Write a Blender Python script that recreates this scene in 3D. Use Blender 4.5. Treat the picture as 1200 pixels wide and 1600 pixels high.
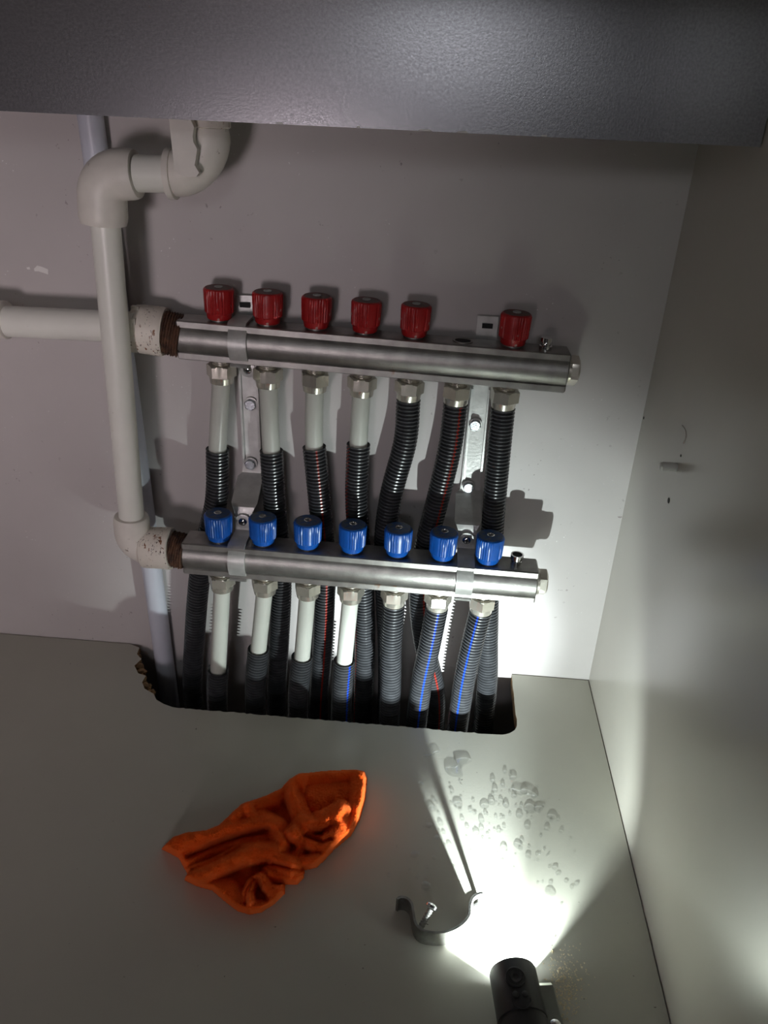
import bpy, bmesh, math, random
import numpy as np
from mathutils import Vector, Matrix, noise
random.seed(7)
S = bpy.context.scene
for o in list(bpy.data.objects): bpy.data.objects.remove(o)
COL = S.collection
V = Vector

# ------------------------------------------------------------------ camera
# world: X right along the back wall, Y into the wall (wall at 0), Z up, floor 0,
# origin = corner of back wall, right wall and floor
CAM = np.array([-.2309, -.8133, .6556]); FOC = 1200.0
def cam_axes(yaw, pitch, roll):
    cy, sy = math.cos(yaw), math.sin(yaw)
    f = np.array([-sy*math.cos(pitch), cy*math.cos(pitch), -math.sin(pitch)])
    r = np.array([cy, sy, 0.]); d = np.cross(f, r)
    c, s = math.cos(roll), math.sin(roll)
    return np.array([c*r+s*d, -s*r+c*d, f])
AX = cam_axes(math.radians(3.395), math.radians(27.699), math.radians(-2.379))
cd = bpy.data.cameras.new('camera'); camo = bpy.data.objects.new('camera', cd); COL.objects.link(camo)
cd.sensor_fit = 'HORIZONTAL'; cd.sensor_width = 36.0; cd.lens = 36.0*FOC/1200; cd.clip_start = .01
r_, d_, f_ = [V(a) for a in AX]
camo.matrix_world = Matrix(((r_.x, -d_.x, -f_.x, CAM[0]), (r_.y, -d_.y, -f_.y, CAM[1]), (r_.z, -d_.z, -f_.z, CAM[2]), (0, 0, 0, 1)))
S.camera = camo
def ray(px, py): return AX.T @ np.array([(px-600)/FOC, (py-800)/FOC, 1.])
def fl(px, py, z=0):
    r = ray(px, py); return V(CAM + r*(z-CAM[2])/r[2])
def rw(px, py, x=0):
    r = ray(px, py); return V(CAM + r*(x-CAM[0])/r[0])
def bw(px, py, d=0):
    r = ray(px, py); return V(CAM + r*(-d-CAM[1])/r[1])

# ------------------------------------------------------------------ light and exposure
S.view_settings.view_transform = 'Standard'; S.view_settings.look = 'None'
S.view_settings.exposure = 0.0; S.view_settings.gamma = 1.0; S.view_settings.use_curve_mapping = False
w = bpy.data.worlds.new('world'); S.world = w; w.use_nodes = True
w.node_tree.nodes['Background'].inputs['Color'].default_value = (.62, .56, .54, 1)
w.node_tree.nodes['Background'].inputs['Strength'].default_value = .037
def area(name, loc, target, size, power, color, spread=180):
    l = bpy.data.lights.new(name, 'AREA'); l.shape = 'RECTANGLE'; l.size, l.size_y = size
    l.energy = power; l.color = color; l.spread = math.radians(spread)
    o = bpy.data.objects.new(name, l); COL.objects.link(o); o.location = loc
    o.rotation_euler = (V(target)-V(loc)).to_track_quat('-Z', 'Y').to_euler(); return o
area('room_front_light', (-.60, -1.70, .30), (-.86, 0, .42), (.24, .24), .80, (1, .86, .905), 54)  # unseen soft source at front left, spread narrowed to spare the right wall
area('room_lamp_light', (-.25, -2.6, 1.12), (-.3, -.16, .65), (.36, .28), 3.0, (.93, .95, 1))

# ------------------------------------------------------------------ materials
def mat(name, col, rough=.5, metal=0., spec=.5, var=0., vscale=20., bump=0., bscale=200., col2=None, spots=None, sss=0., sheen=0., coat=0., stretch=None):
    m = bpy.data.materials.new(name); m.use_nodes = True; nt = m.node_tree; N = nt.nodes; L = nt.links
    b = N['Principled BSDF']
    b.inputs['Base Color'].default_value = (*col, 1); b.inputs['Roughness'].default_value = rough
    b.inputs['Metallic'].default_value = metal; b.inputs['Specular IOR Level'].default_value = spec
    if coat: b.inputs['Coat Weight'].default_value = coat; b.inputs['Coat Roughness'].default_value = .12
    if sheen:
        b.inputs['Sheen Weight'].default_value = sheen; b.inputs['Sheen Roughness'].default_value = .6
        b.inputs['Sheen Tint'].default_value = (1, .30, .10, 1)
    if sss:
        b.inputs['Subsurface Weight'].default_value = sss; b.inputs['Subsurface Radius'].default_value = (.006, .006, .006)
        b.inputs['Subsurface Scale'].default_value = 1
    tc = N.new('ShaderNodeTexCoord'); src = tc.outputs['Object']
    if stretch:
        mp = N.new('ShaderNodeMapping'); mp.inputs['Scale'].default_value = stretch; L.new(src, mp.inputs['Vector']); src = mp.outputs['Vector']
    cur = None
    if var or col2:
        n = N.new('ShaderNodeTexNoise'); n.inputs['Scale'].default_value = vscale; n.inputs['Detail'].default_value = 6; L.new(src, n.inputs['Vector'])
        rp = N.new('ShaderNodeValToRGB'); rp.color_ramp.elements[0].position = .35; rp.color_ramp.elements[1].position = .65
        c2 = col2 or tuple(c*(1-var) for c in col)
        rp.color_ramp.elements[0].color = (*c2, 1); rp.color_ramp.elements[1].color = (*col, 1)
        L.new(n.outputs['Fac'], rp.inputs['Fac']); cur = rp.outputs['Color']
    for (scl, thr, scol, mscale, mthr) in (spots or []):
        n = N.new('ShaderNodeTexNoise'); n.inputs['Scale'].default_value = scl; n.inputs['Detail'].default_value = 3; L.new(src, n.inputs['Vector'])
        n2 = N.new('ShaderNodeTexNoise'); n2.inputs['Scale'].default_value = mscale; L.new(src, n2.inputs['Vector'])
        a = N.new('ShaderNodeMapRange'); a.inputs['From Min'].default_value = thr; a.inputs['From Max'].default_value = thr+.03; L.new(n.outputs['Fac'], a.inputs['Value'])
        a2 = N.new('ShaderNodeMapRange'); a2.inputs['From Min'].default_value = mthr; a2.inputs['From Max'].default_value = mthr+.1; L.new(n2.outputs['Fac'], a2.inputs['Value'])
        mu = N.new('ShaderNodeMath'); mu.operation = 'MULTIPLY'; L.new(a.outputs[0], mu.inputs[0]); L.new(a2.outputs[0], mu.inputs[1])
        mx = N.new('ShaderNodeMix'); mx.data_type = 'RGBA'; L.new(mu.outputs[0], mx.inputs[0])
        if cur: L.new(cur, mx.inputs[6])
        else: mx.inputs[6].default_value = (*col, 1)
        mx.inputs[7].default_value = (*scol, 1); cur = mx.outputs[2]
    if cur: L.new(cur, b.inputs['Base Color'])
    if bump:
        n = N.new('ShaderNodeTexNoise'); n.inputs['Scale'].default_value = bscale; n.inputs['Detail'].default_value = 4; L.new(src, n.inputs['Vector'])
        bp = N.new('ShaderNodeBump'); bp.inputs['Strength'].default_value = bump; bp.inputs['Distance'].default_value = .002
        L.new(n.outputs['Fac'], bp.inputs['Height']); L.new(bp.outputs['Normal'], b.inputs['Normal'])
    return m
SM = [(150, .66, (.30, .26, .26), 14, .54), (330, .67, (.80, .79, .78), 20, .56)]
M = {}
M['wall'] = mat('back_board_laminate', (.55, .515, .505), .42, spec=.4, var=.08, vscale=6, bump=.03, bscale=500, spots=SM)
M['side'] = mat('side_board_laminate', (.57, .54, .485), .26, spec=.65, var=.06, vscale=4, bump=.02, bscale=400, spots=[(300, .75, (.1, .08, .07), 12, .55)])
M['floor'] = mat('floor_board_laminate', (.52, .51, .44), .34, spec=.4, var=.06, vscale=7, bump=.03, bscale=500, spots=[(240, .72, (.12, .10, .08), 16, .52)])
M['rail'] = mat('grey_rail_laminate', (.40, .40, .42), .27, metal=.9, spec=.5, var=.25, vscale=500, bump=.03, bscale=700)
M['chip'] = mat('raw_chipboard', (.46, .28, .14), .9, var=.55, vscale=160, bump=.8, bscale=260)
M['chip2'] = mat('chipped_white_layer', (.8, .78, .75), .7)
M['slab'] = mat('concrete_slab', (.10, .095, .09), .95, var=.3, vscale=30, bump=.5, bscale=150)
M['pvc'] = mat('white_plastic_pipe', (.86, .86, .79), .36, var=.05, vscale=25, spots=[(150, .70, (.42, .36, .28), 22, .55)])
M['pvcfit'] = mat('white_plastic_fitting', (.84, .80, .73), .42, var=.10, vscale=40, bump=.08, bscale=220, spots=[(180, .66, (.30, .24, .18), 30, .55)])
M['pvcstain'] = mat('rust_stained_fitting', (.84, .78, .69), .48, var=.14, vscale=60, spots=[(200, .60, (.25, .11, .05), 60, .52), (500, .62, (.10, .06, .04), 80, .5)], stretch=(1, 1, .45))
M['pvcblue'] = mat('bluish_white_pipe', (.62, .64, .72), .36, var=.05, vscale=20)
M['rust'] = mat('rusty_thread', (.16, .075, .04), .85, col2=(.05, .025, .018), vscale=120, bump=.8, bscale=300)
M['bar'] = mat('dull_nickel_bar', (.40, .39, .37), .42, metal=.9, var=.28, vscale=55, bump=.10, bscale=600, spots=[(60, .66, (.30, .20, .13), 25, .56)])
M['nut'] = mat('nickel_nut', (.78, .74, .65), .26, metal=.8, var=.12, vscale=80)
M['chrome'] = mat('chrome', (.75, .75, .75), .12, metal=1.)
M['zinc'] = mat('galvanised_plate', (.60, .60, .58), .38, metal=.4, var=.25, vscale=60, bump=.10, bscale=300)
M['bolt'] = mat('zinc_bolt', (.62, .66, .70), .25, metal=.9, var=.3, vscale=200, bump=.3, bscale=700)
M['dark'] = mat('painted_recess_shade', (.012, .012, .012), .8)  # near-black colour stands in for the shade inside holes and slots
M['red'] = mat('red_knob_plastic', (.42, .012, .014), .38, var=.25, vscale=60, spots=[(220, .66, (.48, .30, .27), 60, .52)])
M['redtop'] = mat('dusty_red_knob_top', (.20, .06, .055), .6, col2=(.13, .10, .09), vscale=120)
M['blue'] = mat('blue_knob_plastic', (.005, .09, .42), .32, var=.2, vscale=60)
M['bluetop'] = mat('dusty_blue_knob_top', (.012, .075, .26), .45, col2=(.10, .12, .15), vscale=150)
M['pex'] = mat('milky_heating_pipe', (.55, .56, .51), .30, var=.05, vscale=40)
M['black'] = mat('black_torch_anodised', (.018, .018, .019), .42, bump=.05, bscale=900)
M['rubber'] = mat('black_rubber', (.03, .03, .03), .55)
M['torchclip'] = mat('bare_steel_clip', (.30, .31, .28), .35, metal=.7, var=.2, vscale=80)
M['steel'] = mat('steel_strap', (.36, .35, .33), .38, metal=.85, var=.3, vscale=120, bump=.2, bscale=400)
M['pin'] = mat('white_plastic_pin', (.75, .75, .72), .4)
M['dust'] = mat('pale_sawdust', (.85, .74, .52), .95, var=.3, vscale=300)
M['reflector'] = mat('torch_reflector', (.55, .55, .55), .6)
M['cloth'] = mat('orange_microfibre', (1., .125, .012), .95, spec=.05, var=.12, vscale=90, bump=.6, bscale=1100, sheen=.7)

def sleeve_mat(name, stripe):
    m = mat(name, (.062, .064, .07), .27, spec=.9, var=.3, vscale=90); nt = m.node_tree; N = nt.nodes; L = nt.links; b = N['Principled BSDF']
    src = b.inputs['Base Color'].links[0].from_socket
    uv = N.new('ShaderNodeUVMap'); sx = N.new('ShaderNodeSeparateXYZ'); L.new(uv.outputs['UV'], sx.inputs[0])
    a = N.new('ShaderNodeMath'); a.operation = 'SUBTRACT'; L.new(sx.outputs['X'], a.inputs[0]); a.inputs[1].default_value = .5
    ab = N.new('ShaderNodeMath'); ab.operation = 'ABSOLUTE'; L.new(a.outputs[0], ab.inputs[0])
    lt = N.new('ShaderNodeMath'); lt.operation = 'LESS_THAN'; L.new(ab.outputs[0], lt.inputs[0]); lt.inputs[1].default_value = .013
    mx = N.new('ShaderNodeMix'); mx.data_type = 'RGBA'; L.new(lt.outputs[0], mx.inputs[0]); L.new(src, mx.inputs[6]); mx.inputs[7].default_value = (*stripe, 1)
    L.new(mx.outputs[2], b.inputs['Base Color']); return m
M['sleeve_red'] = sleeve_mat('black_sleeve_red_stripe', (.36, .03, .018))
M['sleeve_blue'] = sleeve_mat('black_sleeve_blue_stripe', (.01, .07, .55))

def see_through(name, tint, gl):
    m = bpy.data.materials.new(name); m.use_nodes = True; nt = m.node_tree; N = nt.nodes; L = nt.links
    for n in list(N): N.remove(n)
    out = N.new('ShaderNodeOutputMaterial'); t = N.new('ShaderNodeBsdfTransparent'); t.inputs[0].default_value = (*tint, 1)
    g = N.new('ShaderNodeBsdfGlossy'); g.inputs['Roughness'].default_value = .08
    fr = N.new('ShaderNodeLayerWeight'); fr.inputs[0].default_value = .12
    ad = N.new('ShaderNodeMath'); ad.operation = 'ADD'; ad.use_clamp = True; ad.inputs[1].default_value = gl; sc = N.new('ShaderNodeMath'); sc.operation = 'MULTIPLY'; sc.inputs[1].default_value = .8; L.new(fr.outputs['Facing'], sc.inputs[0]); L.new(sc.outputs[0], ad.inputs[0])
    mx = N.new('ShaderNodeMixShader'); L.new(ad.outputs[0], mx.inputs[0]); L.new(t.outputs[0], mx.inputs[1]); L.new(g.outputs[0], mx.inputs[2])
    L.new(mx.outputs[0], out.inputs[0]); return m
M['water'] = see_through('clear_water', (.972, .976, .976), .06)
M['lens'] = see_through('torch_lens', (.97, .98, 1), .0)

# ------------------------------------------------------------------ mesh helpers (world coordinates)
class MB:
    def __init__(s): s.v = []; s.f = []; s.m = []; s.uv = {}
    def add(s, vs, fs, mi=0):
        o = len(s.v); s.v += [V(p) for p in vs]
        for f in fs: s.f.append([i+o for i in f]); s.m.append(mi)
        return s
    def box(s, a, b, mi=0):
        (x0, y0, z0), (x1, y1, z1) = a, b
        return s.add([(x0, y0, z0), (x1, y0, z0), (x1, y1, z0), (x0, y1, z0), (x0, y0, z1), (x1, y0, z1), (x1, y1, z1), (x0, y1, z1)],
                     [(0, 3, 2, 1), (4, 5, 6, 7), (0, 1, 5, 4), (1, 2, 6, 5), (2, 3, 7, 6), (3, 0, 4, 7)], mi)
    def prism(s, poly, off, mi=0, side_mi=None):
        n = len(poly); off = V(off); P = [V(p) for p in poly]
        s.add(P + [p+off for p in P], [list(range(n))[::-1], list(range(n, 2*n))], mi)
        o = len(s.v)-2*n
        for i in range(n):
            j = (i+1) % n; s.f.append([o+i, o+j, o+n+j, o+n+i]); s.m.append(mi if side_mi is None else side_mi)
        return s
    def lathe(s, prof, base, axis, n=28, rfun=None, mi=0, roll=0., close=True):
        """prof: (height, radius) list; rfun(angle, k) multiplies radius"""
        ax = V(axis).normalized(); q = V((0, 0, 1)).rotation_difference(ax); base = V(base); o = len(s.v)
        for k, (h, r) in enumerate(prof):
            for i in range(n):
                a = 2*math.pi*i/n + roll; rr = r*(rfun(a-roll, k) if rfun else 1)
                s.v.append(base + q @ V((rr*math.cos(a), rr*math.sin(a), h)))
        for k in range(len(prof)-1):
            for i in range(n):
                j = (i+1) % n; s.f.append([o+k*n+i, o+k*n+j, o+(k+1)*n+j, o+(k+1)*n+i]); s.m.append(mi)
        if close:
            s.f.append([o+i for i in range(n)][::-1]); s.m.append(mi)
            e = o+(len(prof)-1)*n; s.f.append([e+i for i in range(n)]); s.m.append(mi)
        return s
    def tube(s, path, rad, n=20, caps=True, uv=False, ref=(0, -1, 0), roll=0., mi=0):
        P = [V(p) for p in path]; K = len(P); o = len(s.v)
        r = rad if callable(rad) else (lambda k: rad)
        nrm = None
        for k in range(K):
            t = (P[min(k+1, K-1)]-P[max(k-1, 0)]).normalized()
            if nrm is None: nrm = (V(ref)-t*t.dot(V(ref))).normalized()
            else: nrm = (nrm-t*t.dot(nrm)).normalized()
            bn = t.cross(nrm)
            for i in range(n):
                a = 2*math.pi*i/n + roll
                s.v.append(P[k] + nrm*(r(k)*math.cos(a)) + bn*(r(k)*math.sin(a)))
        for k in range(K-1):
            for i in range(n):
                j = (i+1) % n; fi = len(s.f)
                s.f.append([o+k*n+i, o+k*n+j, o+(k+1)*n+j, o+(k+1)*n+i][::-1]); s.m.append(mi)
                if uv:
                    u0, u1 = (i/n+.5) % 1, (i/n+.5) % 1 + 1/n
                    s.uv[fi] = [(u0, k), (u1, k), (u1, k+1), (u0, k+1)][::-1]
        if caps:
            s.f.append([o+i for i in range(n)]); s.m.append(mi)
            e = o+(K-1)*n; s.f.append([e+i for i in range(n)][::-1]); s.m.append(mi)
        return s
    def build(s, name, mats, parent=None, smooth=35, origin=None, fixn=True):
        me = bpy.data.meshes.new(name)
        org = V(origin) if origin is not None else (V(parent['_o']) if parent is not None and '_o' in parent else V((0, 0, 0)))
        me.from_pydata([tuple(p-org) for p in s.v], [], s.f)
        for m in (mats if isinstance(mats, (list, tuple)) else [mats]): me.materials.append(M[m])
        me.polygons.foreach_set('material_index', s.m)
        if s.uv:
            ul = me.uv_layers.new(name='UVMap')
            for p in me.polygons:
                u = s.uv.get(p.index)
                if u:
                    for li, c in zip(p.loop_indices, u): ul.data[li].uv = c
        if fixn:
            bm = bmesh.new(); bm.from_mesh(me); bmesh.ops.recalc_face_normals(bm, faces=bm.faces); bm.to_mesh(me); bm.free()
        if smooth:
            me.polygons.foreach_set('use_smooth', [True]*len(me.polygons)); me.set_sharp_from_angle(angle=math.radians(smooth))
        o = bpy.data.objects.new(name, me); COL.objects.link(o)
        if parent is not None:
            o.parent = parent
            if origin is not None: o.location = org - V(parent['_o'])
        else: o.location = org
        return o
def tag(o, label=None, cat=None, group=None, kind=None):
    if label: o['label'] = label
    if cat: o['category'] = cat
    if group: o['group'] = group
    if kind: o['kind'] = kind
    return o
def thing(name, loc, label, cat, group=None):
    o = bpy.data.objects.new(name, None); COL.objects.link(o); o.location = loc; o.empty_display_size = .02
    o['_o'] = tuple(loc); return tag(o, label, cat, group)
def dup(o, loc, parent, rotz=0.):
    c = o.copy(); COL.objects.link(c); c.parent = parent; c.location = loc
    for ch in list(o.children):
        d = ch.copy(); COL.objects.link(d); d.parent = c
    return c
def cat_rom(P, step):
    P = [V(p) for p in P]; Q = [P[0]*2-P[1]] + P + [P[-1]*2-P[-2]]; out = []
    for i in range(1, len(Q)-2):
        p0, p1, p2, p3 = Q[i-1:i+3]; n = max(2, int((p2-p1).length/step))
        for k in range(n):
            t = k/n
            out.append(.5*((2*p1)+(p2-p0)*t+(2*p0-5*p1+4*p2-p3)*t*t+(3*p1-p0-3*p2+p3)*t**3))
    out.append(P[-1])
    res = [out[0]]; acc = 0.
    for a, b in zip(out, out[1:]):     # even spacing
        seg = (b-a).length; pos = step-acc
        while pos <= seg: res.append(a+(b-a)*(pos/seg)); pos += step
        acc = (acc+seg) % step
    return res

# ------------------------------------------------------------------ the cabinet
XL, YF, ZT = -.98, -.57, .78
tag(MB().box((XL, 0, -.13), (.016, .006, ZT)).build('wall_back', 'wall', smooth=0), kind='structure')
wr = tag(MB().box((0, YF, -.13), (.016, 0, ZT)).build('wall_right', 'side', smooth=0), kind='structure')
tag(MB().box((XL-.016, YF, -.13), (XL, .006, ZT)).build('wall_left', 'side', smooth=0), kind='structure')
tag(MB().box((XL-.016, YF-.02, ZT), (.016, .006, ZT+.028)).build('ceiling', 'side', smooth=0), kind='structure')
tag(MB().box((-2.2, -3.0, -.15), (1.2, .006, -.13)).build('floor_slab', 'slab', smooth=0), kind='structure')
tag(MB().box((XL, -.53, -.13), (0, -.515, -.0165)).build('baseboard_front', 'side', smooth=0), kind='structure')
# floor board with the sawn, chipped opening along the back wall
rim = []
for p in ((204, 1004), (218, 1012), (214, 1022), (221, 1030), (210, 1040), (216, 1052), (228, 1056), (222, 1066), (226, 1076), (240, 1084), (244, 1093), (256, 1100), (270, 1105)):
    rim.append(fl(*p))
rim[0].y = -.0015
a, b = fl(270, 1105), fl(752, 1146)
for i in range(1, 90):
    p = a.lerp(b, i/90); rim.append(V((p.x, p.y + random.uniform(-.0009, .0009), 0)))
xr = fl(804, 1095).x; rc = .022; yb = fl(760, 1146).y
for i in range(9):
    t = math.pi/2*i/8; rim.append(V((xr-rc+rc*math.sin(t), yb+rc-rc*math.cos(t) + random.uniform(-.0005, .0005), 0)))
rim += [V((xr+random.uniform(-.0006, .0006), yb+rc+(-.0015-yb-rc)*i/12, 0)) for i in range(1, 13)]
poly = [V((XL, -.0015, 0))] + rim + [V((-.0012, -.0015, 0)), V((-.0012, YF, 0)), V((XL, YF, 0))]
floor = MB().prism([p-V((0, 0, .016)) for p in poly], (0, 0, .016), 0, 1).build('floor', ['floor', 'chip'], smooth=0)
tag(floor, kind='structure'); floor['_o'] = (0, 0, 0)
# crumbled chipboard along the broken left edge
for k, (px, py, s) in enumerate(((212, 1030, .008), (217, 1042, .0065), (221, 1062, .0075), (228, 1074, .007), (222, 1050, .006), (236, 1084, .006), (214, 1017, .005))):
    c = fl(px, py, -.0075); mb = MB(); bm = bmesh.new(); bmesh.ops.create_icosphere(bm, subdivisions=3, radius=s)
    for v in bm.verts:
        n = noise.noise(v.co*220+V((k*7, 0, 0)))+.5*noise.noise(v.co*600); v.co *= 1+.42*n; v.co.z *= .8
    mb.add([v.co+c for v in bm.verts], [[v.index for v in f.verts] for f in bm.faces]); bm.free()
    mb.build('chipped_lump', 'chip', floor, smooth=0)
# grey rail board across the top
py = rw(1190, 230).y; zr0, zr1 = bw(0, 173, -py).z, rw(1190, 230).z
rail = MB().prism([(XL, py, zr0+(zr0-zr1)*.6), (-.001, py, zr1), (-.001, py, ZT), (XL, py, ZT)], (0, .016, 0)).build('trim_1', 'rail', smooth=0)
tag(rail, kind='structure'); rail['_o'] = (0, 0, 0)
for px, wd in ((437, .006), (664, .011), (722, .009), (850, .005), (560, .003)):
    p = bw(px, 173+57*px/1190, -py); z = p.z
    MB().prism([(p.x-wd/2, py-.0004, z+.0002), (p.x+wd/2, py-.0004, z), (p.x+wd*.3, py-.0004, z+.0014), (p.x-wd*.35, py-.0004, z+.0011)], (0, .003, 0)).build('edge_chip', 'chip2', rail, smooth=0)
# torn spot of paint on the back board
wb = bpy.data.objects['wall_back']; wb['_o'] = (0, 0, 0)
for pts in (((53, 420), (58, 415), (66, 417), (75, 421), (75, 429), (70, 427), (60, 424), (54, 424)), ((41, 418), (46, 417), (47, 421), (43, 421))):
    MB().prism([bw(x, y, .0003) for x, y in pts], (0, .0006, 0)).build('paint_chip', 'chip2', wb, smooth=0)
# dark discs for holes and dents in the right board, shade as colour
wr['_o'] = (0, 0, 0)
for px, py_, r in ((1045, 782, .0028), (1006, 653, .0016), (1064, 712, .0012), (985, 1357, .002)):
    p = rw(px, py_); MB().lathe([(0, r), (.0006, r), (.0006, r*.75)], (.0002, p.y, p.z), (-1, 0, 0), 14).build('pin_hole_shade', 'dark', wr)
MB().tube(cat_rom([rw(*p) for p in ((1066, 665), (1071, 672), (1072, 683), (1067, 694))], .003), .0007, 6).build('scratch', 'side', wr)
# shelf pin
p = rw(1057, 730)
pin = thing('shelf_pin', p, 'short white plastic shelf pin sticking out of the right board', 'shelf pin')
MB().lathe([(0, .0042), (.0132, .0042), (.0140, .0036)], p, (-1, 0, 0), 18).build('peg', 'pin', pin)
MB().lathe([(.0140, .0036), (.0152, .0030), (.0156, .0018)], p, (-1, 0, 0), 18).build('tip', 'pin', pin)

# ------------------------------------------------------------------ manifolds
DU, DL = .028, .071
def bar_profile():
    r = .0195; P = [(-.0145, .0205), (-.0162, .0195), (-.0162, .0135), (-.0142, .0130)]
    for i in range(1, 12):
        a = math.radians(137+ (223-137)*i/12); P.append((r*math.cos(a), r*math.sin(a)))
    P += [(-.0142, -.0130), (-.0162, -.0135), (-.0162, -.0195), (-.0145, -.0205)]
    return P + [(-y, z) for y, z in reversed(P)]
PROF = bar_profile()
def on_bar(A, B, x):
    return A + (B-A)*((x-A.x)/(B.x-A.x))
def knob_mesh(mb, base, up, roll):
    N = 108
    def rf(a, k):
        if k not in (3, 4, 5): return 1
        z = (a*3/(2*math.pi)) % 1
        if z < .70: return 1 if int(z/.70*16) % 2 else .945
        return .972
    mb.lathe([(0, .0118), (.0008, .0126), (.0062, .0135), (.0075, .0152), (.0200, .0156), (.0290, .0158), (.0305, .0150), (.0315, .0138)], base, up, N, rf, roll=roll)
class Manifold: pass
def make_manifold(name, A, B, x0, x1, knobs, top, colr, label, label_knob):
    m = Manifold(); ctr = on_bar(A, B, (A.x+B.x)/2)
    t = thing(name, ctr-V((0, 0, .0205)), label, 'manifold'); m.t = t; m.A, m.B = A, B
    d = (B-A).normalized(); up = V((0, -.012, 1)); up = (up-d*d.dot(up)).normalized(); back = V((0, 1, 0)); m.d, m.up = d, up
    def P(x, y, z): return on_bar(A, B, x) + back*y + up*z
    m.P = P
    mb = MB(); n = len(PROF); L = (B-A).length; rings = []
    for s, k in ((0, .93), (.0015, 1), (L-.0015, 1), (L, .93)):
        rings.append([A+d*s+back*(y*k)+up*(z*k) for y, z in PROF])
    mb.add([p for r in rings for p in r], [[k*n+i, k*n+(i+1) % n, (k+1)*n+(i+1) % n, (k+1)*n+i] for k in range(3) for i in range(n)] + [list(range(n))[::-1], list(range(3*n, 4*n))])
    mb.build('bar', 'bar', t, smooth=25)
    m.x = [x0+(x1-x0)*i/6 for i in range(7)]
    for i in range(7):
        if i in knobs:
            b = P(m.x[i], 0, .0205); roll = random.uniform(0, 6.28)
            kb = MB(); kb.lathe([(0, .0098), (.0026, .0098), (.0028, .009)], b, up, 20).build('valve_collar', 'bar', t)
            kb = MB(); knob_mesh(kb, b+up*.002, up, roll); ko = kb.build('knob', colr, t, origin=b); ko['_o'] = tuple(b)
            ko['label'] = label_knob
            MB().lathe([(0, .0137), (.0004, .0132)], b+up*.0335, up, 32).build('knob_top', top, ko)
            MB().lathe([(0, .0042), (.0010, .0042), (.0012, .0034), (.0004, .0030), (.0003, .001)], b+up*.0338, up, 16).build('knob_screw', 'chrome' if colr == 'blue' else 'zinc', ko)
        elif i not in knobs:
            b = P(m.x[i], 0, .0205)
            MB().lathe([(0, .0105), (.0012, .0105), (.0012, .0085), (.0004, .0082)], b, up, 28, close=False).build('valve_port', 'bar', t)
            MB().lathe([(.0002, .0088), (.0005, .0086)], b, up, 24).build('port_shade', 'dark', t)  # dark disc painted as the shade inside the empty port
        b = P(m.x[i], 0, -.0205)
        MB().lathe([(0, .0092), (.0035, .0092), (.0038, .0103), (.0048, .0103), (.0052, .0092), (.0085, .0092)], b, -up, 24).build('nipple', 'nut', t)
        nb = MB(); hexr = lambda a, k: (1/math.cos(((a+math.pi/6) % (math.pi/3))-math.pi/6) if k in (2, 3) else 1)
        nb.lathe([(.0055, .0128), (.0060, .0140), (.0070, .0138), (.0185, .0138), (.0196, .0134), (.0262, .0126), (.0266, .0108)], b, -up, 48, hexr, roll=random.uniform(0, 1)).build('compression_nut', 'nut', t, smooth=22)
    m.nut_z = -.0205-.026
    hexr = lambda a, k: (1/math.cos(((a+math.pi/6) % (math.pi/3))-math.pi/6) if k in (2, 3) else 1)
    MB().lathe([(0, .0150), (.003, .0150), (.0034, .0135), (.0105, .0135), (.0122, .0118)], B, d, 48, hexr, roll=.35).build('end_plug', 'nut', t, smooth=22)
    return m
UA, UB = bw(283, 525, DU), bw(885, 578, DU)
up_ = make_manifold('heating_manifold', UA, UB, bw(340, 463, DU).x, bw(803, 507, DU).x, (0, 1, 2, 3, 4, 6), 'redtop', 'red',
    'upper nickel pipe manifold with six red knobs and one empty port', 'ribbed red plastic knob')
LA, LB = bw(291, 862, DL), bw(837, 908, DL)
lo_ = make_manifold('heating_manifold', LA, LB, bw(341, 820, DL).x, bw(763, 860, DL).x, range(7), 'bluetop', 'blue',
    'lower nickel pipe manifold with seven blue knobs', 'ribbed blue plastic knob')
# bleed valves near the right ends
x = bw(852, 530, DU).x; b = up_.P(x, -.004, .0205)
MB().lathe([(0, .0065), (.004, .0065), (.0045, .0048), (.008, .0048), (.0085, .0062), (.0125, .0062), (.013, .0045)], b, up_.up, 24).build('bleed_valve', 'chrome', up_.t)
MB().lathe([(0, .0022), (.006, .0022), (.0062, .0015)], b+up_.up*.006, (0, -1, 0), 12).build('bleed_nozzle', 'chrome', up_.t)
x = bw(806, 880, DL).x; b = lo_.P(x, 0, .0205)
MB().lathe([(0, .0058), (.004, .0058), (.0045, .0045), (.0065, .0045), (.007, .0072), (.0125, .0072), (.0125, .0055), (.009, .0052)], b, lo_.up, 24).build('bleed_valve', 'chrome', lo_.t)
MB().lathe([(.0, .0050), (.0004, .0048)], b+lo_.up*.0115, lo_.up, 18).build('bleed_slot_shade', 'dark', lo_.t)  # shade of the valve opening put in as a dark disc

# ------------------------------------------------------------------ brackets
def strip(mb, pts, x, wd, th, mi=0, slope=0.):
    """strip of sheet metal following (y, z) points, width wd along x"""
    P = [V((0, y, z)) for y, z in pts]; K = len(P); nv = []
    for k in range(K):
        t = (P[min(k+1, K-1)]-P[max(k-1, 0)]).normalized(); nv.append(V((0, -t.z, t.y)))
    vs = []
    for k in range(K):
        wk = wd[k] if isinstance(wd, (list, tuple)) else wd; xk = x[k] if isinstance(x, (list, tuple)) else x
        for sx, sn in ((-.5, 0), (.5, 0), (.5, 1), (-.5, 1)): vs.append(P[k] + V((xk+sx*wk, 0, sx*wk*slope)) + nv[k]*(th*sn))
    fs = [[k*4+i, k*4+(i+1) % 4, (k+1)*4+(i+1) % 4, (k+1)*4+i] for k in range(K-1) for i in range(4)] + [[0, 3, 2, 1], [K*4-4, K*4-3, K*4-2, K*4-1]]
    return mb.add(vs, fs, mi)
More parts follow.
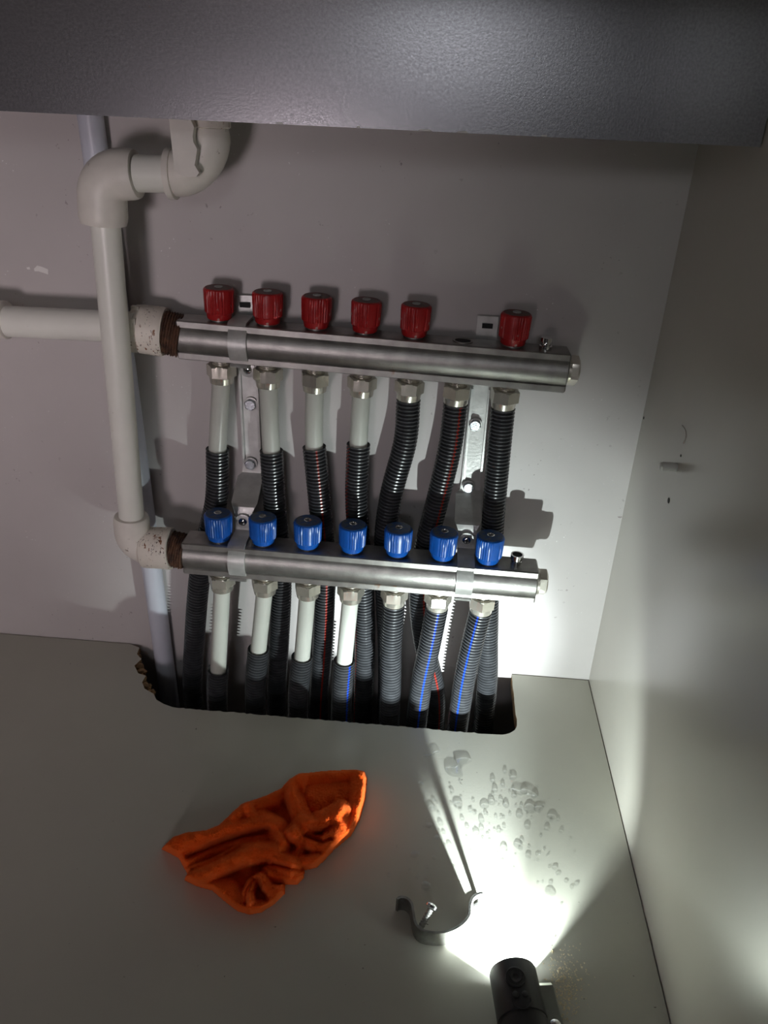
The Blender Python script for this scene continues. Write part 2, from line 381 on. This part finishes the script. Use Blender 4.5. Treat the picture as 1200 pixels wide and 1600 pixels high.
def hexbolt(t, p, r=.0068):
    MB().lathe([(0, r*1.15), (.0012, r*1.15), (.0014, r*.9)], p, (0, -1, 0), 24).build('washer', 'zinc', t)
    hr = lambda a, k: (1/math.cos(((a+math.pi/6) % (math.pi/3))-math.pi/6) if k in (0, 1) else 1)
    MB().lathe([(.0012, r*.86), (.0048, r*.86), (.0056, r*.78), (.0056, r*.3)], p, (0, -1, 0), 36, hr, roll=random.random()).build('bolt', 'bolt', t, smooth=22)
def screw(t, p, dirn=(0, -1, 0), r=.0050):
    o = MB().lathe([(0, r), (.0015, r*.96), (.0026, r*.7), (.0030, r*.3)], p, dirn, 20).build('screw', 'chrome', t, origin=p); o['_o'] = tuple(p)
    q = V(p)+V(dirn)*.0029
    mb = MB(); a = r*.55; b = r*.13
    for (dx, dz) in ((a, b), (b, a)): mb.box((q.x-dx, q.y-.0002, q.z-dz), (q.x+dx, q.y+.0006, q.z+dz))
    mb.build('cross_slot_shade', 'dark', o, smooth=0)  # dark bars coloured as the shade in the screw recess
def band(man, x, sgn, yback, wd, th):
    """strap over a bar, ear on top (sgn 1) or below (sgn -1)"""
    c = on_bar(man.A, man.B, x); pts = [(yback, sgn*.041), (yback, sgn*.0245), (yback-.002, sgn*.0240), (-.0160, sgn*.0240), (-.0200, sgn*.0212)]
    for i in range(1, 10):
        a = math.radians(70-140*i/10); pts.append((-.0230*math.cos(a), sgn*.0230*math.sin(a)))
    pts += [(-.0200, -sgn*.0212), (-.0160, -sgn*.0240), (yback, -sgn*.0240)]
    return [(c.y+y, c.z+z) for y, z in pts], c
def bracket(xu, xl, straps, bolts, label):
    cu, cl = on_bar(up_.A, up_.B, xu), on_bar(lo_.A, lo_.B, xl)
    yp, yl = -.0062, cl.y+.0215
    zb = bw(385, 742, .006).z - (.003 if xu > -.3 else 0)
    t = thing('manifold_bracket', (xu, 0, cl.z-.03), label, 'bracket', 'manifold brackets')
    pts = [(yp, cu.z+.043), (yp, cu.z), (yp, zb+.012), (yp-.001, zb+.004), (yp-.004, zb), (yl+.006, zb-.018), (yl+.002, zb-.021), (yl, zb-.027), (yl, cl.z+.03), (yl, cl.z-.026)]
    xs = [xu, xu, xu*.6+xl*.4, xl*.5+xu*.5, xl, xl, xl, xl, xl, xl]
    wds = [.022, .022, .022, .023, .030, .030, .026, .021, .019, .019]
    strip(MB(), pts, xs, wds, .0022).build('plate', 'zinc', t, smooth=25)
    # stiffening ribs and slot of the upper tab, its shade drawn as a dark box
    MB().box((xu-.0055, yp-.0030, cu.z+.031), (xu+.0055, yp-.0019, cu.z+.036)).build('slot', 'dark', t, smooth=0)
    for s in (-1, 1): MB().box((xu+s*.0095-.0012, yp-.0036, zb+.018), (xu+s*.0095+.0012, yp-.0019, cu.z-.035)).build('edge_rib', 'zinc', t, smooth=0)
    for px, py_ in bolts: hexbolt(t, bw(px, py_, .0085))
    for which in straps:
        man, x, sgn, c = (up_, xu, -1, cu) if which == 'u' else (lo_, xl, 1, cl)
        P, c = band(man, x, sgn, (yp-.003 if which == 'u' else yl-.003)-c.y, .018, .0016)
        n = len(P); so = strip(MB(), P, x, [.0190]*n, .0026*(1 if sgn > 0 else -1), 0, man.d.z/man.d.x).build('strap', 'zinc', t, smooth=35)
        ys = P[0][0]
        MB().lathe([(0, .0088), (.0022, .0088), (.0024, .0082)], (x, ys+.0012, c.z+sgn*.036), (0, -1, 0), 24).build('strap_ear', 'zinc', t)
        screw(t, (x, ys-.0012, c.z+sgn*.036))
    return t
bracket(bw(378, 530, DU).x, bw(376, 866, DL).x, ('u', 'l'), ((392, 631), (392, 724)), 'left galvanised bracket holding both manifolds with two straps')
bracket(bw(757, 560, DU).x+.001, bw(726, 890, DL).x, ('l',), ((742, 663), (732, 760)), 'right galvanised bracket whose only strap holds the lower manifold')

# ------------------------------------------------------------------ heating pipes
SLEEVE_R, PIPE_R = .0132, .0101
def sleeve(t, path, m, roll):
    pitch = .0042; P = cat_rom(path, pitch/4)
    prof = (.0, .0, -.0026, -.0026)
    MB().tube(P, lambda k: SLEEVE_R + prof[k % 4], 22, caps=False, uv=True, roll=roll).build('corrugated_sleeve', m, t, smooth=50, fixn=False)
def heating_pipe(man, i, d, pts, s0, label, m, roll, group):
    """pts: pixel trace below the nut (depth d); the sleeve starts at index s0"""
    top = man.P(man.x[i], 0, man.nut_z+.006)
    dd = [d]*len(pts) if not isinstance(d, (list, tuple)) else d
    P = [bw(x, y, q) for (x, y), q in zip(pts, dd)]
    e = P[-1]; sl = (P[-1]-P[-2]).normalized()
    end = e + V((sl.x/abs(sl.z)*(e.z+.05)*.6, 0, -.125-e.z)); P.append(end)
    t = thing('heating_pipe', end, label, 'pipe', group)
    MB().tube(cat_rom([top]+P, .006), PIPE_R if man is up_ else .0098, 20).build('inner_pipe', 'pex', t, fixn=False)
    sp = ([top-V((0, 0, .007))] + P) if s0 == 0 else P[s0-1:]
    sleeve(t, sp, m, roll)
G1, G2 = 'pipes below the upper manifold', 'pipes below the lower manifold'
UP = [
 ([(340, 702), (338, 780), (322, 850), (311, 910), (304, 1000), (301, 1075)], 1, 'white pipe in black corrugated sleeve under first red knob from left', 2.6),
 ([(424, 704), (429, 785), (436, 860), (439, 920), (436, 1000), (432, 1085)], 1, 'white pipe in black corrugated sleeve under second red knob from left', 3.1),
 ([(491, 698), (499, 780), (506, 860), (507, 930), (504, 1010), (498, 1095)], 1, 'white pipe in red-striped black sleeve under third red knob from left', -.35),
 ([(560, 694), (557, 780), (562, 860), (568, 930), (570, 1010), (567, 1105)], 1, 'white pipe in black sleeve under fourth red knob from left', 1.05),
 ([(633, 690), (612, 770), (602, 840), (603, 920), (606, 1000), (606, 1085)], 0, 'fully sleeved black pipe under fifth red knob from left', 3.1),
 ([(703, 700), (684, 780), (664, 860), (656, 930), (662, 1000), (680, 1085)], 0, 'curving black sleeved pipe with orange stripe under the empty port', -.45),
 ([(780, 700), (773, 780), (767, 860), (763, 930), (762, 1000), (761, 1070)], 0, 'fully sleeved glossy black pipe under the rightmost red knob', 2.4)]
for i, (pts, s0, lab, roll) in enumerate(UP): heating_pipe(up_, i, .0275, pts, s0, lab, 'sleeve_red', roll, G1)
LO = [
 ([(341, 1045), (339, 1090)], 1, 'white pipe with short dark sleeve under first blue knob from left', 2.8),
 ([(404, 1014), (399, 1080)], 1, 'white pipe with short dark sleeve under second blue knob from left', 2.6),
 ([(472, 1026), (466, 1090)], 1, 'white pipe with short dark sleeve under third blue knob from left', 3.0),
 ([(538, 1032), (534, 1090)], 1, 'bright white pipe with blue-striped sleeve under fourth blue knob from left', -.7),
 ([(611, 1010), (610, 1080)], 0, 'straight black sleeved pipe under fifth blue knob from left', 2.2),
 ([(671, 1010), (656, 1085)], 0, 'leaning blue-striped sleeved pipe under sixth blue knob from left', -.15),
 ([(736, 1015), (722, 1085)], 0, 'leaning blue-striped sleeved pipe under the rightmost blue knob', .30)]
for i, (pts, s0, lab, roll) in enumerate(LO): heating_pipe(lo_, i, .071, pts, s0, lab, 'sleeve_blue', roll, G2)

# ------------------------------------------------------------------ white plastic plumbing
def arc_corner(a, c, b, r, n=10):
    """path a -> c -> b with the corner at c rounded to radius r"""
    u = (a-c).normalized(); v = (b-c).normalized(); ang = u.angle(v); tl = r/math.tan(ang/2)
    s, e = c+u*tl, c+v*tl; ce = c+(u+v).normalized()*(r/math.sin(ang/2)); out = [a]
    for i in range(n+1):
        t = i/n; q = (s-ce).lerp(e-ce, t); out.append(ce+q.normalized()*r)
    return out+[b]
def sub(path, step=.004):
    out = []
    for a, b in zip(path, path[1:]):
        n = max(1, int((b-a).length/step)); out += [a.lerp(b, k/n) for k in range(n)]
    return out+[path[-1]]
DF = .071
t = thing('plastic_pipe_run', bw(207, 850, DF), 'cream-white plastic pipe with elbows standing in front, feeding the lower manifold', 'pipe')
c1 = bw(158, 274, DF); r_bot = bw(206, 812, DF); corner = bw(208, 853, DF); leg_end = bw(270, 857, DF)
MB().tube(sub([bw(163, 330, DF), r_bot]), .0138, 28).build('riser', 'pvc', t, fixn=False)
def elbow(a, c, b, r, rc, name, m, lip=.0012):
    p = sub(arc_corner(a, c, b, rc), .003); K = len(p)
    MB().tube(p, lambda k: r-lip*1.3 if k in (0, K-1) else (r-.0004 if k in (1, K-2) else r), 32).build(name, m, t, smooth=50, fixn=False)
elbow(bw(162, 350, DF), c1, bw(214, 272, DF), .0222, .0225, 'elbow', 'pvcfit')
MB().tube(sub([bw(215, 271, DF), bw(272, 272, DF)]), .0160, 26).build('short_pipe', 'pvc', t, fixn=False)
tp = bw(324, 200, DF); tp2 = V((tp.x-.001, tp.y, .735))
elbow(bw(266, 272, DF), bw(327, 266, DF), tp, .0200, .034, 'swept_elbow', 'pvcfit')
q = bw(270, 272, DF); MB().lathe([(-.004, .0200), (-.0035, .0218), (.002, .0218), (.0025, .0200)], q, (1, 0, .02), 32).build('socket_collar', 'pvcfit', t)
MB().tube(sub([tp-V((0, 0, .008)), tp2], .01), .0150, 24).build('upper_pipe', 'pvc', t, fixn=False)
MB().lathe([(0, .0190), (.001, .0205), (.010, .0205), (.011, .0190)], tp, (0, 0, 1), 32).build('union_ring', 'pvcstain', t)
lev = [(262, 168), (296, 168), (298, 187), (303, 199), (301, 212), (302, 222), (308, 233), (306, 246), (304, 258), (311, 270), (307, 276), (296, 277), (284, 275), (273, 268), (268, 225)]
MB().prism([bw(x, y, DF+.031) for x, y in lev], (0, .0085, 0)).build('valve_lever', 'pvcfit', t, smooth=30)
# lower elbow and adaptor
elbow(bw(205, 806, DF), corner, bw(240, 856, DF), .0198, .0200, 'elbow', 'pvcfit')
ad = (leg_end-bw(222, 855, DF)).normalized(); L = (leg_end-bw(222, 855, DF)).length
MB().lathe([(0, .0190), (.004, .0236), (L-.004, .0243), (L-.001, .0243), (L, .0232), (L, .0215)], bw(222, 855, DF), ad, 36).build('adaptor', 'pvcstain', t)
def nipple(a, b, r, n=7):
    d = (b-a); L = d.length; prof = []
    for i in range(n):
        z = L*i/n; prof += [(z, r-.0016), (z+L*.35/n, r), (z+L*.6/n, r)]
    prof.append((L, r-.0016))
    MB().lathe(prof, a, d, 30, lambda a, k: 1+.025*math.sin(a*5+k)+.02*math.sin(a*11+k*2)).build('threaded_nipple', 'rust', t)
nipple(leg_end-ad*.003, LA-lo_.d*.0004, .0208)
# riser against the wall
p0 = bw(143, 195, .0128); p1 = bw(262, 1070, .0128); dv = (p1-p0)/(p1.z-p0.z)
a, b = p0+dv*(.735-p0.z), p0+dv*(-.125-p0.z)
t = thing('plastic_pipe', b, 'bluish-white plastic pipe running down the wall behind into the hole', 'pipe')
MB().tube(sub([a, b], .02), .0123, 26).build('pipe', 'pvcblue', t, fixn=False)
# pipe coming in from the left to the upper manifold
DH = .0430
h0, h1 = bw(-90, 497, DH), bw(214, 512, DH)
t = thing('plastic_pipe_run', bw(80, 503, DH), 'cream-white horizontal plastic pipe from the left, feeding the upper manifold', 'pipe')
MB().tube(sub([h0, h1], .02), .0160, 26).build('pipe', 'pvc', t, fixn=False)
c = bw(12, 500, DH); MB().lathe([(0, .0165), (.001, .0196), (.040, .0200), (.041, .0165)], c, (-1, 0, .0), 32).build('coupling', 'pvcfit', t)
a0, a1 = bw(206, 512, .034), bw(258, 519, .031); d = a1-a0; L = d.length
MB().lathe([(0, .0185), (.0015, .0225), (L*.28, .0228), (L*.30, .0252), (L-.003, .0258), (L, .0245), (L, .0222)], a0, d, 36).build('adaptor', 'pvcstain', t)
for k in range(8):
    an = k*math.pi/4+.2; q = V((1, 0, 0)).rotation_difference(d.normalized()); o = q @ V((0, math.cos(an), math.sin(an)))
    p = a0+d*.16+o*.0222; MB().box((p.x-.004, p.y-.003, p.z-.003), (p.x+.004, p.y+.003, p.z+.003)).build('grip_lug', 'pvcfit', t, smooth=0)
nipple(a1-d.normalized()*.003, UA-up_.d*.0004, .0228)

# ------------------------------------------------------------------ orange cloth
def crop(cx, cy): return 230+cx/3.243, 1180+cy/3.243
OUT = np.array([(75, 475), (130, 420), (200, 395), (300, 385), (365, 357), (430, 295), (480, 250), (600, 208), (680, 170), (720, 125), (770, 97), (900, 82), (1050, 75), (1100, 85), (1113, 120), (1105, 220), (1075, 330), (1030, 410), (950, 475), (900, 530), (860, 568), (795, 583), (792, 622), (760, 655), (695, 655), (695, 705), (650, 750), (580, 795), (520, 807), (460, 790), (400, 745), (330, 685), (250, 662), (190, 632), (205, 600), (160, 520)], float)
FOLDS = [([(85, 472), (200, 432), (400, 378), (600, 340), (665, 368), (682, 470)], 42, 26), ([(205, 632), (330, 590), (480, 512), (620, 498), (725, 572)], 40, 28),
 ([(620, 600), (700, 612), (775, 632)], 30, 17), ([(520, 745), (512, 700), (535, 655), (575, 632)], 24, 24), ([(575, 632), (620, 690), (690, 702)], 26, 20), ([(690, 702), (600, 770), (530, 790)], 32, 18),
 ([(1095, 95), (1085, 250), (1035, 385), (945, 460), (860, 550)], 45, 20), ([(775, 112), (900, 96), (1080, 88)], 34, 14), ([(765, 105), (738, 200), (765, 290), (800, 345)], 38, 24),
 ([(985, 285), (900, 335), (785, 362), (735, 402)], 38, 30), ([(985, 285), (968, 380), (925, 430)], 34, 27), ([(690, 432), (760, 408), (850, 458), (930, 448)], 34, 24), ([(760, 408), (770, 470), (740, 540), (860, 545)], 26, 17),
 ([(470, 270), (580, 230), (700, 180)], 50, 17), ([(505, 268), (440, 318)], 26, 27), ([(505, 268), (535, 320)], 22, 24), ([(215, 520), (300, 470), (420, 445), (600, 440)], 40, 14), ([(300, 660), (400, 690), (470, 760)], 46, 17), ([(820, 230), (900, 200), (1000, 180)], 60, 8),
 ([(560, 440), (620, 480)], 20, 12), ([(330, 560), (250, 580)], 28, 10)]
def seg_dist(X, Y, P, closed=False):
    D = np.full(X.shape, 1e9); P = np.asarray(P, float); n = len(P)
    for i in range(n if closed else n-1):
        a, b = P[i], P[(i+1) % n]; d = b-a; L2 = max(1e-9, d@d)
        t = np.clip(((X-a[0])*d[0]+(Y-a[1])*d[1])/L2, 0, 1)
        D = np.minimum(D, np.hypot(X-a[0]-t*d[0], Y-a[1]-t*d[1]))
    return D
def inside(X, Y, P):
    r = np.zeros(X.shape, bool); n = len(P)
    for i in range(n):
        (x0, y0), (x1, y1) = P[i], P[(i+1) % n]
        c = ((y0 > Y) != (y1 > Y)); xi = (x1-x0)*(Y-y0)/((y1-y0) if y1 != y0 else 1e-9)+x0; r ^= c & (X < xi)
    return r
gx, gy = np.arange(55, 1135, 3.2), np.arange(55, 830, 3.2)
X, Y = np.meshgrid(gx, gy); ins = inside(X, Y, OUT); D = seg_dist(X, Y, OUT, True); D = np.where(ins, D, -D)
Hh = np.zeros(X.shape)
for pts, wd, h in FOLDS:
    q = seg_dist(X, Y, pts)/wd; Hh = (Hh**3 + (h*np.where(q < 1.5, np.sqrt(np.clip(1-(q/1.5)**2, 0, 1))**1.3, 0))**3)**(1/3)
VALLEYS = [([(210, 520), (330, 470), (480, 415), (610, 385)], 14, 10), ([(215, 600), (350, 545), (470, 480)], 14, 9), ([(690, 500), (740, 480), (700, 420)], 14, 8), ([(640, 560), (720, 585), (790, 588)], 12, 10), ([(560, 640), (565, 700), (600, 740)], 14, 12), ([(770, 180), (800, 290), (850, 320)], 20, 9), ([(800, 420), (890, 450), (930, 440)], 12, 11), ([(700, 170), (690, 250), (720, 360), (690, 400)], 18, 10), ([(540, 330), (620, 300), (700, 310)], 20, 6), ([(500, 760), (505, 700), (540, 640)], 10, 8)]
for pts, wd, h in VALLEYS: Hh = np.maximum(0, Hh - h*np.exp(-(seg_dist(X, Y, pts)/wd)**2))
edge = np.clip(D/22, 0, 1); edge = np.sqrt(1-(1-edge)**2)
Z = (4.0 + Hh)*edge
vid = -np.ones(X.shape, int); vs = []; fs = []
keep = D > -4
for j in range(X.shape[0]):
    for i in range(X.shape[1]):
        if keep[j, i]:
            z = max(0., Z[j, i]); n = noise.noise((X[j, i]*.02, Y[j, i]*.02, 3)); n2 = noise.noise((X[j, i]*.11, Y[j, i]*.11, 9))
            n3 = noise.noise((X[j, i]*.33, Y[j, i]*.33, 5))
            z = (z*(1+.14*n) + (.8*n2 + .6*n3)*edge[j, i])*.00095
            p = fl(*crop(X[j, i], Y[j, i]), max(z, .0003)*.85); p.z = max(z, .0003)
            vid[j, i] = len(vs); vs.append(p)
for j in range(X.shape[0]-1):
    for i in range(X.shape[1]-1):
        q = [vid[j, i], vid[j, i+1], vid[j+1, i+1], vid[j+1, i]]
        if min(q) >= 0: fs.append(q[::-1])
cl = MB().add(vs, fs).build('cleaning_cloth', 'cloth', smooth=180, fixn=False, origin=fl(430, 1320))
rr = random.Random(11); mb = MB()
for _ in range(26000):
    f = fs[rr.randrange(len(fs))]; p0, p1, p2 = vs[f[0]], vs[f[1]], vs[f[3]]
    nrm = (p1-p0).cross(p2-p0)
    if nrm.length < 1e-12: continue
    nrm.normalize(); nrm = nrm if nrm.z > 0 else -nrm
    a = p0.lerp(p1, rr.random()).lerp(p2, rr.random()*.5); j = V((rr.gauss(0, 1), rr.gauss(0, 1), rr.gauss(0, .5)))
    w_ = nrm.cross(j).normalized()*.00016
    mb.add([a-w_, a+w_, a+(nrm+j*.55).normalized()*rr.uniform(.0006, .0015)], [(0, 1, 2)])
cl['_o'] = tuple(cl.location)
tag(mb.build('pile', 'cloth', cl, smooth=0, fixn=False), 'short fuzzy orange pile', kind='stuff')
tag(cl, 'crumpled orange microfibre cloth lying on the pale floor', 'cloth')

# ------------------------------------------------------------------ loose strap clamp with screw
ctr = [(620, 1414), (624, 1411), (634, 1412), (642, 1420), (645, 1434), (648, 1450), (656, 1461), (672, 1466), (692, 1466), (710, 1460), (724, 1450), (732, 1438), (733, 1424), (737, 1412), (745, 1406), (754, 1404)]
base = [fl(x, y, .009) for x, y in ctr]; base = cat_rom([V((p.x, p.y, 0)) for p in base], .0012)
t = thing('strap_clamp', fl(690, 1462), 'loose curved steel strap clamp with a screw, lying beside the torch', 'clamp')
mb = MB(); K = len(base); rows = (.0005, .0030, .0122, .0178); nn = []
hx0, hx1 = fl(737.5, 1412, .009).x, fl(748, 1406, .009).x
for k in range(K):
    tg = (base[min(k+1, K-1)]-base[max(k-1, 0)]).normalized(); nn.append(V((-tg.y, tg.x, 0))*.0011)
for k in range(K-1):
    hole = hx0 < (base[k].x+base[k+1].x)/2 < hx1      # screw hole in the right ear
    for z0, z1 in zip(rows, rows[1:]):
        if hole and z0 == rows[1]: continue
        vs = [base[q]+nn[q]*sg+V((0, 0, z)) for q in (k, k+1) for sg, z in ((-1, z0), (1, z0), (1, z1), (-1, z1))]
        mb.add(vs, [(0, 3, 2, 1), (4, 5, 6, 7), (0, 1, 5, 4), (1, 2, 6, 5), (2, 3, 7, 6), (3, 0, 4, 7)])
mb.build('strap', 'steel', t, smooth=0)
s0, s1 = fl(654, 1455, .009), fl(674, 1418, .020); sd = s1-s0; L = sd.length
pr = [(i*.0012, .0031 if i % 2 else .0026) for i in range(int(L/.0012))]
MB().lathe(pr, s0, sd, 16).build('screw_shank', 'steel', t)
MB().lathe([(0, .0035), (.0006, .0060), (.0028, .0060), (.0042, .0040), (.0044, .002)], s1-sd.normalized()*.001, sd, 22).build('screw_head', 'chrome', t)

# ------------------------------------------------------------------ torch
zt = .0205
tf = fl(803, 1504, zt+.012); tf.z = zt
hd = V((-.135, 1, 0)).normalized(); side = V((hd.y, -hd.x, 0)); R0 = .0196
t = thing('torch', tf-hd*.06-V((0, 0, zt)), 'black hand torch lying switched on, shining at the back wall', 'torch')
back = -hd
# hollow head: outer shell, bezel rim, inner bore
MB().lathe([(.0205, .004), (.0205, .0168), (0, .0172), (-.0002, .0190), (.001, .0196), (.040, .0200), (.0405, .0192), (.043, .0192), (.0435, .0203), (.060, .0203)], tf, back, 40, close=False).build('head', 'black', t, fixn=False)
MB().lathe([(.060, .0203), (.0605, .0185), (.063, .0185), (.0635, .0200), (.135, .0200), (.136, .0190), (.150, .0190), (.152, .0165)], tf, back, 40).build('body', 'black', t)
MB().lathe([(.0202, .0035), (.012, .0120), (.0030, .0168)], tf, back, 32, close=False).build('reflector', 'reflector', t)
MB().lathe([(.0018, .0169), (.0024, .0169)], tf, back, 32).build('lens', 'lens', t)
bpos = tf-hd*.0165+V((0, 0, .0193)) - side*.003
bt = MB().lathe([(-.002, .0082), (.0010, .0082), (.0014, .0074), (.0008, .0068), (.0008, .0052), (.0018, .0046), (.0016, .0026), (.0009, .0022)], bpos, (0, 0, 1), 28).build('switch', 'rubber', t, origin=bpos)
for k in (-1, 1):
    p = tf-hd*.030+V((0, 0, .0195))+side*(k*.0038-.002); MB().lathe([(0, .0026), (.0008, .0024), (.0012, .0014)], p, (0, 0, 1), 14).build('indicator', 'rubber', t)
ring = [tf-hd*.0335+V((0, 0, .0196))+side*(.0078*math.cos(a)-.002)+hd*(.0075*math.sin(a)) for a in [math.pi*(1+i/16) for i in range(17)]]
MB().tube(ring, .0006, 6).build('switch_surround', 'rubber', t)
# pocket clip alongside
c0 = tf-hd*.006+side*.0275; hw = side*.0068
mb = MB(); pl = []
for s, z in ((0, .013), (.004, .0165), (.02, .0165), (.088, .0155)): pl.append((c0-hd*s, z))
vs = []
for p, z in pl:
    for q, dz in ((-hw, 0), (hw*.7, 0), (hw, -.004), (hw, -.0052), (hw*.6, -.0012), (-hw, -.0012)): vs.append(V((p.x, p.y, z+dz))+q)
mb.add(vs, [[k*6+i, k*6+(i+1) % 6, (k+1)*6+(i+1) % 6, (k+1)*6+i] for k in range(3) for i in range(6)]+[[0, 1, 2, 3, 4, 5], [23, 22, 21, 20, 19, 18]]).build('pocket_clip', 'torchclip', t, smooth=30)
MB().box(tuple(V((c0.x, c0.y, .006))-hd*.090-V((.012, .004, 0))), tuple(V((c0.x, c0.y, .0155))-hd*.090+V((.005, .004, 0)))).build('clip_root', 'torchclip', t, smooth=0)
MB().lathe([(0, .0050), (.0014, .0046), (.0024, .0025)], V((c0.x, c0.y, .0163))-hd*.036-side*.001, (0, 0, 1), 18).build('rivet', 'chrome', t)
def spot(name, energy, ang, blend, rad, col, aim):
    l = bpy.data.lights.new(name, 'SPOT'); l.energy = energy; l.spot_size = math.radians(ang); l.spot_blend = blend; l.shadow_soft_size = rad; l.color = col
    o = bpy.data.objects.new(name, l); COL.objects.link(o); o.location = tf-hd*.0185; o.rotation_euler = V(aim).to_track_quat('-Z', 'Y').to_euler()
spot('torch_beam', 8.0, 156, .85, .0022, (.90, 1, .94), hd+V((.04, 0, -.14)))
spot('torch_hotspot', 22.0, 50, 1., .0022, (.90, 1, .98), hd+V((-.06, 0, .06)))

# ------------------------------------------------------------------ water on the floor
def drop_mesh(k):
    n = 14; bm = []; prof = ((1., 0.), (.94, .16), (.75, .29), (.40, .36), (.0, .38)); vs = []
    irr = [1+.28*noise.noise((math.cos(2*math.pi*i/n)*1.4+k*5, math.sin(2*math.pi*i/n)*1.4, k*3.1)) for i in range(n)]
    for r, z in prof[:-1]:
        for i in range(n): a = 2*math.pi*i/n; vs.append((r*irr[i]*math.cos(a), r*irr[i]*math.sin(a), z))
    vs.append((0, 0, .38)); fs = [[q*n+i, q*n+(i+1) % n, (q+1)*n+(i+1) % n, (q+1)*n+i] for q in range(3) for i in range(n)] + [[3*n+i, 3*n+(i+1) % n, 4*n] for i in range(n)]
    me = bpy.data.meshes.new('water_droplet'); me.from_pydata(vs, [], fs); me.materials.append(M['water']); me.polygons.foreach_set('use_smooth', [True]*len(fs)); return me
DM = [drop_mesh(k) for k in range(6)]
def ccrop(cx, cy): return 580+cx/3.158, 1150+cy/3.158
spots = [(300, 360, 22), (245, 235, 16), (285, 440, 15), (345, 435, 11), (325, 500, 13), (390, 545, 13), (310, 320, 8), (430, 340, 22), (400, 275, 9), (595, 330, 17), (560, 348, 16), (650, 245, 10), (700, 210, 16), (755, 275, 20), (805, 298, 15), (705, 300, 12), (665, 345, 13), (730, 395, 17), (785, 360, 30), (825, 362, 18), (890, 400, 20), (770, 450, 14), (545, 420, 13), (450, 412, 9), (475, 452, 9), (520, 482, 14), (545, 460, 10), (630, 472, 11), (655, 450, 8), (610, 272, 13), (725, 545, 17), (742, 520, 10), (655, 555, 15), (775, 595, 12), (648, 625, 10), (865, 460, 12), (935, 472, 10), (905, 655, 12), (880, 648, 6), (922, 680, 8), (960, 718, 8), (988, 748, 9), (1012, 732, 9), (880, 770, 18), (885, 725, 8), (937, 828, 6), (818, 585, 8), (778, 548, 6), (705, 655, 6), (545, 605, 8), (420, 665, 16), (455, 720, 12), (215, 585, 18), (310, 600, 10), (280, 648, 8), (228, 695, 7), (270, 740, 20), (490, 370, 8), (510, 385, 8), (740, 350, 8), (685, 390, 7), (615, 402, 7), (642, 404, 7), (575, 490, 7), (495, 575, 7), (262, 312, 7), (275, 405, 7), (360, 355, 7), (335, 385, 6), (360, 480, 8), (385, 430, 8), (640, 320, 9), (600, 295, 8), (505, 322, 7), (565, 385, 9), (850, 345, 8), (920, 415, 9), (600, 225, 13), (660, 180, 10), (685, 195, 8), (900, 860, 5), (980, 510, 5), (1000, 575, 5), (820, 725, 5), (845, 722, 5), (785, 850, 7), (270, 700, 6), (190, 660, 7), (125, 545, 6), (85, 685, 9)]
rr = random.Random(3)
for _ in range(70): spots.append((rr.uniform(240, 900), rr.uniform(215, 620), rr.uniform(3, 6)))
for k, (cx, cy, s) in enumerate(spots):
    o = bpy.data.objects.new('water_droplet', DM[k % 6]); COL.objects.link(o); p = fl(*ccrop(cx, cy)); r = s*.00024
    o.location = (p.x, p.y, .0001); o.scale = (r, r*rr.uniform(.8, 1.3), min(r*.8, .0024)); o.rotation_euler = (0, 0, rr.uniform(0, 6.28))
    lit = cx > 195+(cy-210)*.60
    tag(o, 'clear water droplet on the brightly lit floor in front of the torch' if lit else 'faint water droplet on the shaded floor between cloth and strap clamp', 'droplet', 'water droplets in the torch beam' if lit else 'water droplets in the shade')
def puddle(pts, h, label):
    P = [fl(*ccrop(x, y)) for x, y in pts]; P = cat_rom(P+[P[0]], .003)[:-1]; c = sum(P, V((0, 0, 0)))/len(P); n = len(P); vs = []
    for k, z in ((1, 0), (.94, .5), (.84, .85), (.65, 1)):
        vs += [c+(p-c)*k+V((0, 0, z*h+.0001)) for p in P]
    mb = MB().add(vs+[c+V((0, 0, h))], [[q*n+i, q*n+(i+1) % n, (q+1)*n+(i+1) % n, (q+1)*n+i] for q in range(3) for i in range(n)]+[[3*n+i, 3*n+(i+1) % n, 4*n] for i in range(n)])
    tag(mb.build('water_puddle', 'water', smooth=180, origin=c), label, 'puddle', 'water puddles on the floor')
puddle([(410, 118), (440, 108), (490, 112), (492, 130), (465, 145), (445, 165), (455, 200), (420, 205), (385, 195), (360, 165), (375, 152), (410, 158), (425, 138)], .0011, 'branched water puddle nearest the hole in the floor')
puddle([(250, 98), (300, 88), (320, 72), (345, 78), (325, 84), (305, 98), (265, 104)], .0009, 'thin streak of water left of the branched puddle')
puddle([(690, 258), (730, 270), (760, 262), (800, 278), (828, 300), (800, 296), (765, 286), (735, 296), (705, 280)], .0010, 'elongated water puddle at the far edge of the droplets')

# ------------------------------------------------------------------ sawdust by the torch
mb = MB(); rr = random.Random(5)
for _ in range(420):
    x, y = rr.gauss(882, 15), rr.gauss(1545, 32)
    if x < 850 and y > 1520: continue
    p = fl(x, y); s = rr.uniform(.0004, .0011)*(1.6 if rr.random() < .07 else 1); a = rr.uniform(0, 6)
    q = [V((s*math.cos(a+k*2.1), s*math.sin(a+k*2.1), 0)) for k in range(3)]
    mb.add([p+u for u in q]+[p+V((0, 0, s*1.1))], [(0, 2, 1), (0, 1, 3), (1, 2, 3), (2, 0, 3)])
tag(mb.build('sawdust', 'dust', smooth=0), 'pale scattered sawdust crumbs on the floor beside the torch', 'sawdust', kind='stuff')
for o in bpy.data.objects:
    if '_o' in o: del o['_o']
